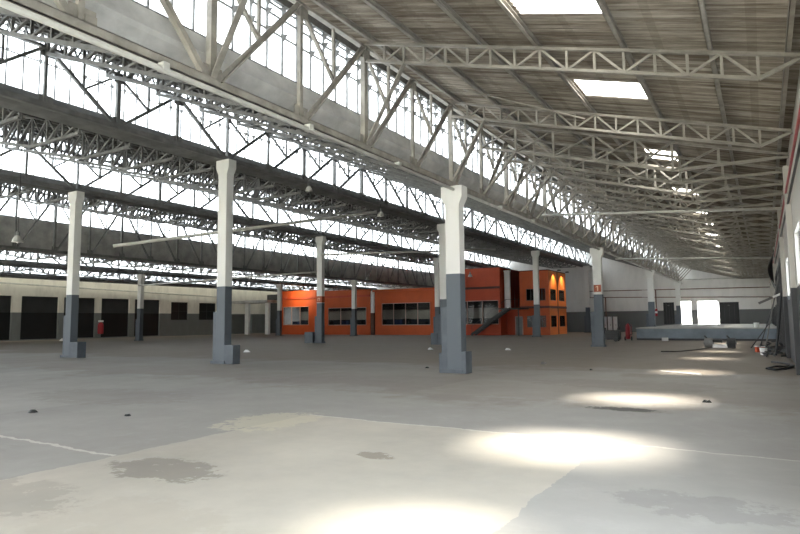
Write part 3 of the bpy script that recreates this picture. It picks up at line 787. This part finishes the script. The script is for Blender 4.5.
m.add(vs, fs); m.build('sheet', 'black', t, smooth=True)
MB().path([(.2, -1.1, 1.9), (.2, 0, 2.1), (.2, 1.1, 1.9)], .015, 6).build('rope', 'steel_dark', t)
t = thing('door_10', (XR-.06, 37., 0), 'tall black sliding door along the right wall behind the rubbish heap', 'door', None, 'structure')
MB().box(-.05, .05, -7., 7., .02, 4.0).build('door_leaf', 'black', t)
m = MB()
for i in range(15): m.box(-.075, -.05, -7.+i, -6.95+i, .02, 4.)
m.build('rib', 'steel_dark', t); MB().box(-.1, .05, -7.2, 7.2, 4., 4.15).build('rail', 'steel_dark', t)
# pilasters of the right wall
for k, y in enumerate((20.9, 29.3, 44.6, 49., 57., 66.5, 75.)):
    o = MB().box(XR-.14, XR-.002, y-.22, y+.22, 0, 6.1).build('pilaster', 'rightwall'); tag(o, f'{ORD[k]} shallow pilaster along the right wall, counted from the camera', 'pilaster', 'pilasters of the right wall', 'structure')
    o.name = f'trim_{k+1}'
o = MB().tube((.74, 10., 5.25), (.74, 79., 5.55), .03, 8).build('fire_pipe', 'red'); tag(o, 'thin red fire pipe running high along the right wall', 'pipe')
o = MB().tube((.77, 10., 4.95), (.77, 79., 5.1), .03, 8).build('conduit', 'steel_dark'); tag(o, 'dark conduit below the red pipe on the right wall', 'conduit')

o = MB().path([(.15, 26.0, .03), (.45, 25.3, .05), (.7, 24.6, .03), (.75, 23.8, .04), (.5, 22.6, .04), (.2, 22.1, .03), (-.02, 22.3, .05), (.2, 23., .07), (.6, 23.4, .06)], .035, 6).build('cable', 'black'); tag(o, 'coil of thick black hose on the floor by the right wall', 'hose')

# ------------------------------------------------------------------ pipes hung across the hall
def pipe(name, p, q, r, mat, label, cat='pipe', group=None):
    o = MB().tube(p, q, r, 10).build(name, mat, smooth=True); return tag(o, label, cat, group)
pipe('cross_pipe', (XA+.1, 26, 6.33), (XR-.02, 26, 5.66), .055, 'pipe_pale', 'pale pipe crossing the right bay below the roof trusses')
pipe('cross_pipe', (XA+.1, 42, 5.7), (XR-.02, 42, 5.2), .055, 'pipe_pale', 'farther pale pipe crossing the right bay')
pipe('cross_pipe', (XB, 28.7, 8.0), (XC-.3, 19.6, 5.9), .09, 'pipe_pale', 'long pale pipe slanting between the second and third column rows')
pipe('cross_pipe', (XB-.1, 47, 7.6), (XC+.45, 36.6, 6.9), .08, 'pipe_pale', 'pale pipe slanting before the orange offices roof')
pipe('cross_pipe', (XC-.2, 36.87, 5.6), (XE, 36.87, 5.4), .07, 'pipe_pale', 'horizontal pale pipe between the third and fifth column rows')
pipe('cross_pipe', (XL+.6, 29, 6.), (XL+.6, 61, 5.3), .08, 'pipe_pale', 'pale pipe along the top of the left wall')
pipe('wall_pipe', (-19.5, YF-.12, 4.5), (XR-.1, YF-.12, 3.98), .05, 'rust', 'lower rusty pipe along the far wall', group='far wall pipes')
pipe('wall_pipe', (-19.5, YF-.12, 5.3), (XR-.1, YF-.12, 5.1), .05, 'rust', 'upper rusty pipe along the far wall', group='far wall pipes')
pipe('wall_pipe', (-17.4, YF-.12, 1.), (-17.4, YF-.12, 4.4), .07, 'rust', 'upright rusty pipe on the far wall left of the red sign column', group='far wall pipes')
pipe('wall_pipe', (-11.35, YF-.12, 3.), (-11.35, YF-.12, 5.2), .07, 'rust', 'upright rusty pipe above the hung extinguisher', group='far wall pipes')
pipe('wall_beam', (XA-.3, YF-.2, 6.35), (XR-.02, YF-.2, 6.2), .09, 'pipe_pale', 'pale rail along the top of the far wall in the right bay', 'rail')
for k, x in enumerate((-12.6, -18.1)):
    o = MB().box(x-.35, x+.35, YF-.16, YF-.002, 0, 7.).build(f'trim_{k+20}', 'farwall'); tag(o, ('far wall pilaster beside the black door', 'far wall pilaster beside the orange building')[k], 'pilaster', kind='structure')

# ------------------------------------------------------------------ pendant lamps
def lamp(x, y, z, zt, label, k=1.):
    t = thing('pendant_lamp', (x, y, z), label, 'lamp', 'pendant lamps')
    MB().tube((0, 0, .5*k), (0, 0, zt-z), .015, 6).build('cord', 'steel_dark', t)
    MB().lathe([(.27*k, 0), (.25*k, .02), (.2*k, .18*k), (.12*k, .3*k), (.09*k, .32*k)], n=18).build('lamp_shade', 'pipe_pale', t, smooth=True)
    MB().lathe([(.09*k, .3*k), (.09*k, .5*k), (.03*k, .55*k)], n=12).build('housing', 'steel_cool', t)
    MB().lathe([(.02, -.05), (.06*k, .0), (.07*k, .1*k), (.03, .2*k)], n=12).build('bulb', 'white', t, smooth=True)
lamp(-26.5, 12.9, 5.1, 10.2, 'large bell lamp hanging at the far left under the dark gutter', .85)
lamp(-18.6, 22.2, 8.0, 8.4, 'white lamp under the second row truss, nearer one', .7)
lamp(-18.6, 28.6, 7.7, 8.4, 'white lamp under the second row truss, at the slanting pipe end', .8)
lamp(-37.6, 55., 6.3, 9.2, 'pendant lamp before the right part of the orange offices', .9)
lamp(-46., 54., 5.6, 7.6, 'small pendant lamp before the middle office window', .8)
lamp(-26., 57., 6.2, 9.2, 'pale pendant lamp right of the nearest column, before the red upper wall', .9)

# ------------------------------------------------------------------ orange offices
YO = 62.
t = thing('office_block', (-57, YO, 0), 'long orange-red single-storey office block with wide windows', 'building')
def P(n, m, mat, par=None):
    par = par or t
    o = m.build(n, mat); o.parent = par; o.matrix_parent_inverse = Matrix.Translation(par.location).inverted(); return o
wins = [(-56.4, -51.9, 1.26, 3.75), (-48.6, -42.6, 1.2, 3.45), (-40.25, -33.5, 1.17, 3.85), (-30.6, -24.95, 1.2, 3.86)]
segs = [(-57.2, -49.6, 5.9), (-49.6, -42.0, 5.7), (-41.3, -32.6, 5.5), (-32.6, -24.75, 7.5)]
for (a, b, z0, z1), (s0, s1, H) in zip(wins, segs):
    m = MB().box(s0, a, YO, YO+.2, 0, H).box(b, s1, YO, YO+.2, 0, H).box(a, b, YO, YO+.2, 0, z0).box(a, b, YO, YO+.2, z1, H)
    wl = P('wall', m, 'redwall' if H > 7 else 'orange')
    fr = MB(); n = 4 if b-a > 6 else 3
    c = .07
    fr.box(a, b, YO-.04, YO+.06, z0, z0+c).box(a, b, YO-.04, YO+.06, z1-c, z1)
    for i in range(n+1):
        x = a+(b-a)*i/n; fr.box(max(a, x-c/2), min(b, x+c/2), YO-.04, YO+.06, z0, z1)
    f = P('window', fr, 'frame')
    g = MB().box(a, b, YO+.08, YO+.09, z0, z1).build('pane', 'pane'); g.parent = f
P('fascia', MB().box(-41.5, -32.6, YO-.25, YO, 5.3, 5.55), 'orange'); P('fascia', MB().box(-57.2, -42., YO-.2, YO, 4.75, 5.0), 'redwall')
P('band', MB().box(-32.6, -24.75, YO-.12, YO, 5.15, 5.4), 'maroon')
P('pilaster', MB().box(-41.85, -41.4, YO-.1, YO+.2, 2.7, 5.4), 'white'); P('pilaster', MB().box(-41.9, -41.35, YO-.08, YO+.2, 0, 2.7), 'brown')
P('roof', MB().box(-57.2, -32.6, YO+.2, YO+8, 5.0, 5.1), 'redwall')
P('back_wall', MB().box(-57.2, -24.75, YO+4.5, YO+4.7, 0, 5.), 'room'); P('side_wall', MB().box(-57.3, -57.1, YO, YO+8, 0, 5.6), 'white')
P('side_wall', MB().box(-24.9, -24.75, YO+.2, YO+8, 0, 7.5), 'redwall'); P('upper_roof', MB().box(-32.6, -24.75, YO+.2, YO+8, 7.4, 7.5), 'redwall'); P('upper_side_wall', MB().box(-32.6, -32.5, YO+.2, YO+8, 5.1, 7.4), 'redwall')
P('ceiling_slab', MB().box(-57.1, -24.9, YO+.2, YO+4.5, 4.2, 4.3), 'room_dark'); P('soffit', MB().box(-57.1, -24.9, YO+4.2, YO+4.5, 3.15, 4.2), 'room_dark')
m = MB(); rnd2 = random.Random(11)
# things stored inside, seen through the panes
for k in range(16):
    x = -56+k*2.0; h = rnd2.uniform(1.5, 2.05); mt = ('blue', 'black', 'steel_dark', 'black')[k % 4]
    c = thing('office_cabinet', (x, YO+2.2+.6*(k % 3), 0), f'office cabinet seen through the windows, {ORD[k]} from the left', 'cabinet', 'cabinets inside the offices')
    MB().box(-.45, .45, -.25, .25, 0, h).build('body', mt, c); MB().box(-.43, .43, -.27, -.25, .1, h-.08).build('door', mt, c); MB().box(.3, .34, -.3, -.27, .9, 1.1).build('handle', 'steel_cool', c)

t = thing('corner_office', (-21.4, 63.6, 0), 'two-storey bright orange corner building with small square windows', 'building')
xL, xR, y0, y1, H = -23.05, -19.78, 63.6, 70.2, 7.0
fw = [(-22.3, -21.3, 3.75, 5.05), (-20.95, -20.15, 3.75, 5.05), (-22.3, -21.4, .85, 2.1), (-21.1, -20.15, .85, 2.1)]
m = MB()
def front(x0, x1, z0, z1): m.box(x0, x1, y0, y0+.15, z0, z1)
front(xL, xR, 0, .85); front(xL, -22.3, .85, 2.1); front(-21.4, -21.1, .85, 2.1); front(-20.15, xR, .85, 2.1); front(xL, xR, 2.1, 3.75)
front(xL, -22.3, 3.75, 5.05); front(-21.3, -20.95, 3.75, 5.05); front(-20.15, xR, 3.75, 5.05); front(xL, xR, 5.05, H)
P('front_wall', m, 'orange', t)
sw = [(64.2, 66.3), (67.4, 69.6)]
m = MB()
for a, b in ((y0+.15, 64.2), (66.3, 67.4), (69.6, y1)): m.box(xR-.15, xR, a, b, 0, H)
for a, b in sw: m.box(xR-.15, xR, a, b, 0, .85); m.box(xR-.15, xR, a, b, 2.1, 3.75); m.box(xR-.15, xR, a, b, 5.0, H)
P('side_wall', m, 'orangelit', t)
P('seam', MB().box(xR-.02, xR+.03, 66.75, 66.95, 0, H), 'maroon', t)
P('floor_band', MB().box(xL, xR+.06, y0-.06, y0, 2.9, 3.15).box(xR, xR+.06, y0, y1, 2.9, 3.15), 'maroon', t)
P('roof', MB().box(xL, xR, y0, y1, H, H+.1), 'maroon', t); P('back_wall', MB().box(xL, xR, y1-.1, y1, 0, H), 'orange', t); P('inner_wall', MB().box(xL, xL+.15, y0+.15, y1, 3., H), 'brown', t)
P('floor_slab', MB().box(xL, xR-.15, y0+.15, y1, 2.9, 3.1), 'maroon', t)
for a, b, z0, z1 in fw:
    f = P('window', MB().box(a, b, y0+.02, y0+.06, z0, z0+.06).box(a, b, y0+.02, y0+.06, z1-.06, z1).box(a, a+.06, y0+.02, y0+.06, z0, z1).box(b-.06, b, y0+.02, y0+.06, z0, z1).box((a+b)/2-.03, (a+b)/2+.03, y0+.02, y0+.06, z0, z1), 'steel_dark', t)
    g = MB().box(a, b, y0+.07, y0+.08, z0, z1).build('pane', 'pane'); g.parent = f
for a, b in sw:
    for z0, z1 in ((.85, 2.1), (3.75, 5.0)):
        f = P('window', MB().box(xR-.08, xR-.03, a, b, z0, z0+.06).box(xR-.08, xR-.03, a, b, z1-.06, z1).box(xR-.08, xR-.03, a, a+.08, z0, z1).box(xR-.08, xR-.03, b-.08, b, z0, z1), 'steel_dark', t)
        g = MB().box(xR-.1, xR-.09, a, b, z0, z1).build('pane', 'pane'); g.parent = f
P('porch_wall', MB().box(-24.7, xL, y0+.3, y0+.45, 0, 2.8), 'redwall', t)
d = P('door', MB().box(-23.55, -22.85, y0-.03, y0+.0, 0, 1.95), 'doorgrey', t)
df = P('door_frame', MB().box(-23.65, -23.55, y0-.05, y0+.3, 0, 2.05).box(-22.85, -22.75, y0-.05, y0, 0, 2.05).box(-23.65, -22.75, y0-.05, y0, 1.95, 2.05), 'frame', t)
P('recess_wall', MB().box(-24.7, xL, 69., 69.15, 2.8, 7.), 'brown', t)
t = thing('staircase', (-25.5, 61., 0), 'dark steel staircase climbing to the landing between the orange buildings', 'stairs')
n = 15
for k in range(n):
    x = -27.5+k*.27; z = (k+1)*2.9/n
    P('tread', MB().box(x, x+.3, 60.5, 61.5, z-.04, z), 'steel_dark', t)
for yy in (60.48, 61.52): P('stringer', MB().bar((-27.6, yy, .06), (-23.4, yy, 2.9), .05, .28), 'black', t)
P('landing', MB().box(-24.7, -22., 60.4, 63.5, 2.8, 2.92), 'black', t)
P('railing', MB().path([(-27.5, 60.48, 1.), (-23.5, 60.48, 3.85), (-22.0, 60.48, 3.85)], .025, 6).path([(-27.5, 60.48, 0.1), (-27.5, 60.48, 1.)], .025, 6).path([(-25.5, 60.48, 1.5), (-25.5, 60.48, 2.43)], .02, 6).path([(-23.5, 60.48, 2.8), (-23.5, 60.48, 3.85)], .02, 6).path([(-22.05, 60.48, 2.8), (-22.05, 60.48, 3.85)], .02, 6), 'steel_dark', t)
P('post', MB().box(-22.2, -22.1, 60.5, 60.6, 0, 2.8), 'black', t)
t = thing('column', (-24.25, 63.05, 2.92), 'short white column standing on the staircase landing', 'column')
MB().box(-.3, .3, -.2, .2, 0, 4.1).build('shaft', 'white', t, .01); MB().box(-.34, .34, -.24, .24, 4.1, 4.25).build('capital', 'white', t); MB().box(-.33, .33, -.23, .23, 0, .06).build('base', 'white', t)
# canopy and white posts left of the offices
t = thing('canopy', (-60., 61.5, 0), 'grey canopy on white posts between the left wall and orange offices', 'canopy')
P('roof', MB().box(-64.5, -57.45, 59.9, 62.5, 4.35, 4.7), 'concrete', t)
P('post', MB().box(-62.6, -61.9, 60.9, 61.3, 0, 4.35), 'white', t); P('post', MB().box(-59.4, -58.8, 61.6, 62., 0, 4.35), 'white', t)
P('back_panel', MB().box(-66.9, -57.4, 69.8, 70., 0, 6.), 'steel_dark', t)
# lamps on the orange walls
def wall_lamp(x, y, z, label, energy, col, aim, size=1.2):
    t = thing('wall_lamp', (x, y, z), label, 'lamp', 'floodlights on the offices')
    MB().box(-.18, .18, -.1, .06, 0, .14).build('housing', 'steel_dark', t); MB().box(-.14, .14, -.06, .03, -.02, 0).build('lens', 'paper', t)
    MB().bar((0, .0, .1), (0, .3 if aim[1] > 0 else 0, .2), .04).build('arm', 'steel_dark', t)
    l = bpy.data.lights.new('flood', 'SPOT'); l.energy = energy; l.color = col; l.spot_size = size*1.6; l.spot_blend = 1; l.shadow_soft_size = .1
    o = bpy.data.objects.new('flood', l); COL.objects.link(o); o.location = (x, y, z-.08); o.rotation_euler = Vector(aim).to_track_quat('-Z', 'Y').to_euler()
wall_lamp(-53.3, 59.3, 5.9, 'floodlight over the left office window', 420, (1., .72, .42), (0, 1., -.2), 1.4)
wall_lamp(-19.1, 65.4, 7.0, 'nearer floodlight on the lit side of the corner building', 170, (1., .8, .5), (-.35, 0, -1))
wall_lamp(-19.1, 68.6, 7.0, 'farther floodlight on the lit side of the corner building', 170, (1., .8, .5), (-.35, 0, -1))
for k, (a, b, z0, z1) in enumerate(wins):
    t = thing('ceiling_light', ((a+b)/2, YO+2.2, 4.12), f'strip light on the ceiling behind office window, {ORD[k]} from the left', 'lamp', 'strip lights in the offices')
    MB().box(-1.2, 1.2, -.1, .1, 0, .08).build('tray', 'white', t); MB().tube((-1.15, 0, -.03), (1.15, 0, -.03), .03, 8).build('tube', 'white', t)
    l = bpy.data.lights.new('strip', 'AREA'); l.shape = 'RECTANGLE'; l.size = 2.3; l.size_y = .15; l.energy = (45, 22, 26, 12)[k]; l.color = (1, .97, .9)
    o = bpy.data.objects.new('strip', l); COL.objects.link(o); o.location = ((a+b)/2, YO+2.2, 4.05)

# ------------------------------------------------------------------ light
wd = bpy.data.worlds.new('sky'); SC.world = wd; wd.use_nodes = True; nt = wd.node_tree; nt.nodes.clear()
bg = N(nt, 'ShaderNodeBackground'); ow = N(nt, 'ShaderNodeOutputWorld'); nt.links.new(bg.outputs[0], ow.inputs[0])
tc = N(nt, 'ShaderNodeTexCoord'); sp = N(nt, 'ShaderNodeSeparateXYZ'); nt.links.new(tc.outputs['Generated'], sp.inputs[0])
mr = ramp(nt, sp.outputs[2], 0., .8)
nt.links.new(mixc(nt, mr, (1., 1., .98), (.92, .965, 1.)), bg.inputs[0]); bg.inputs[1].default_value = 4.
sun = bpy.data.lights.new('sun', 'SUN'); sun.energy = 16.; sun.angle = math.radians(12.); sun.color = (1., .95, .86)
so = bpy.data.objects.new('sun', sun); COL.objects.link(so)
so.rotation_euler = Vector((.75, -2.4, -7.5)).to_track_quat('-Z', 'Y').to_euler(); so.location = (-20, 60, 60)

# ------------------------------------------------------------------ camera
cd = bpy.data.cameras.new('camera'); cam = bpy.data.objects.new('camera', cd); COL.objects.link(cam); SC.camera = cam
yaw, pit, roll, fpx = .545, .087, -.010, 597.5
def W(u, yv, z2):
    z = z2*math.cos(pit)-yv*math.sin(pit); yc = z2*math.sin(pit)+yv*math.cos(pit)
    return Vector((u*math.cos(yaw)-z*math.sin(yaw), u*math.sin(yaw)+z*math.cos(yaw), yc))
cr, sr = math.cos(-roll), math.sin(-roll)
# image right (1,0) and image up (0,-1) after undoing the roll
right = W(cr, -sr, 0); up = W(sr, cr, 0); fwd = W(0, 0, 1)
mw = Matrix((right, up, -fwd)).transposed().to_4x4(); mw.translation = (0, 0, 1.65)
cam.matrix_world = mw
cd.sensor_fit = 'HORIZONTAL'; cd.sensor_width = 36; cd.lens = fpx*36/800; cd.shift_y = 2.05/800; cd.clip_start = .05; cd.clip_end = 2000

SC.view_settings.view_transform = 'Standard'; SC.view_settings.look = 'None'; SC.view_settings.gamma = 1; SC.view_settings.use_curve_mapping = False
SC.view_settings.exposure = 1.3
SC.cycles.max_bounces = 10; SC.cycles.diffuse_bounces = 6; SC.cycles.transparent_max_bounces = 24; SC.cycles.sample_clamp_indirect = 6
SC.cycles.use_denoising = True
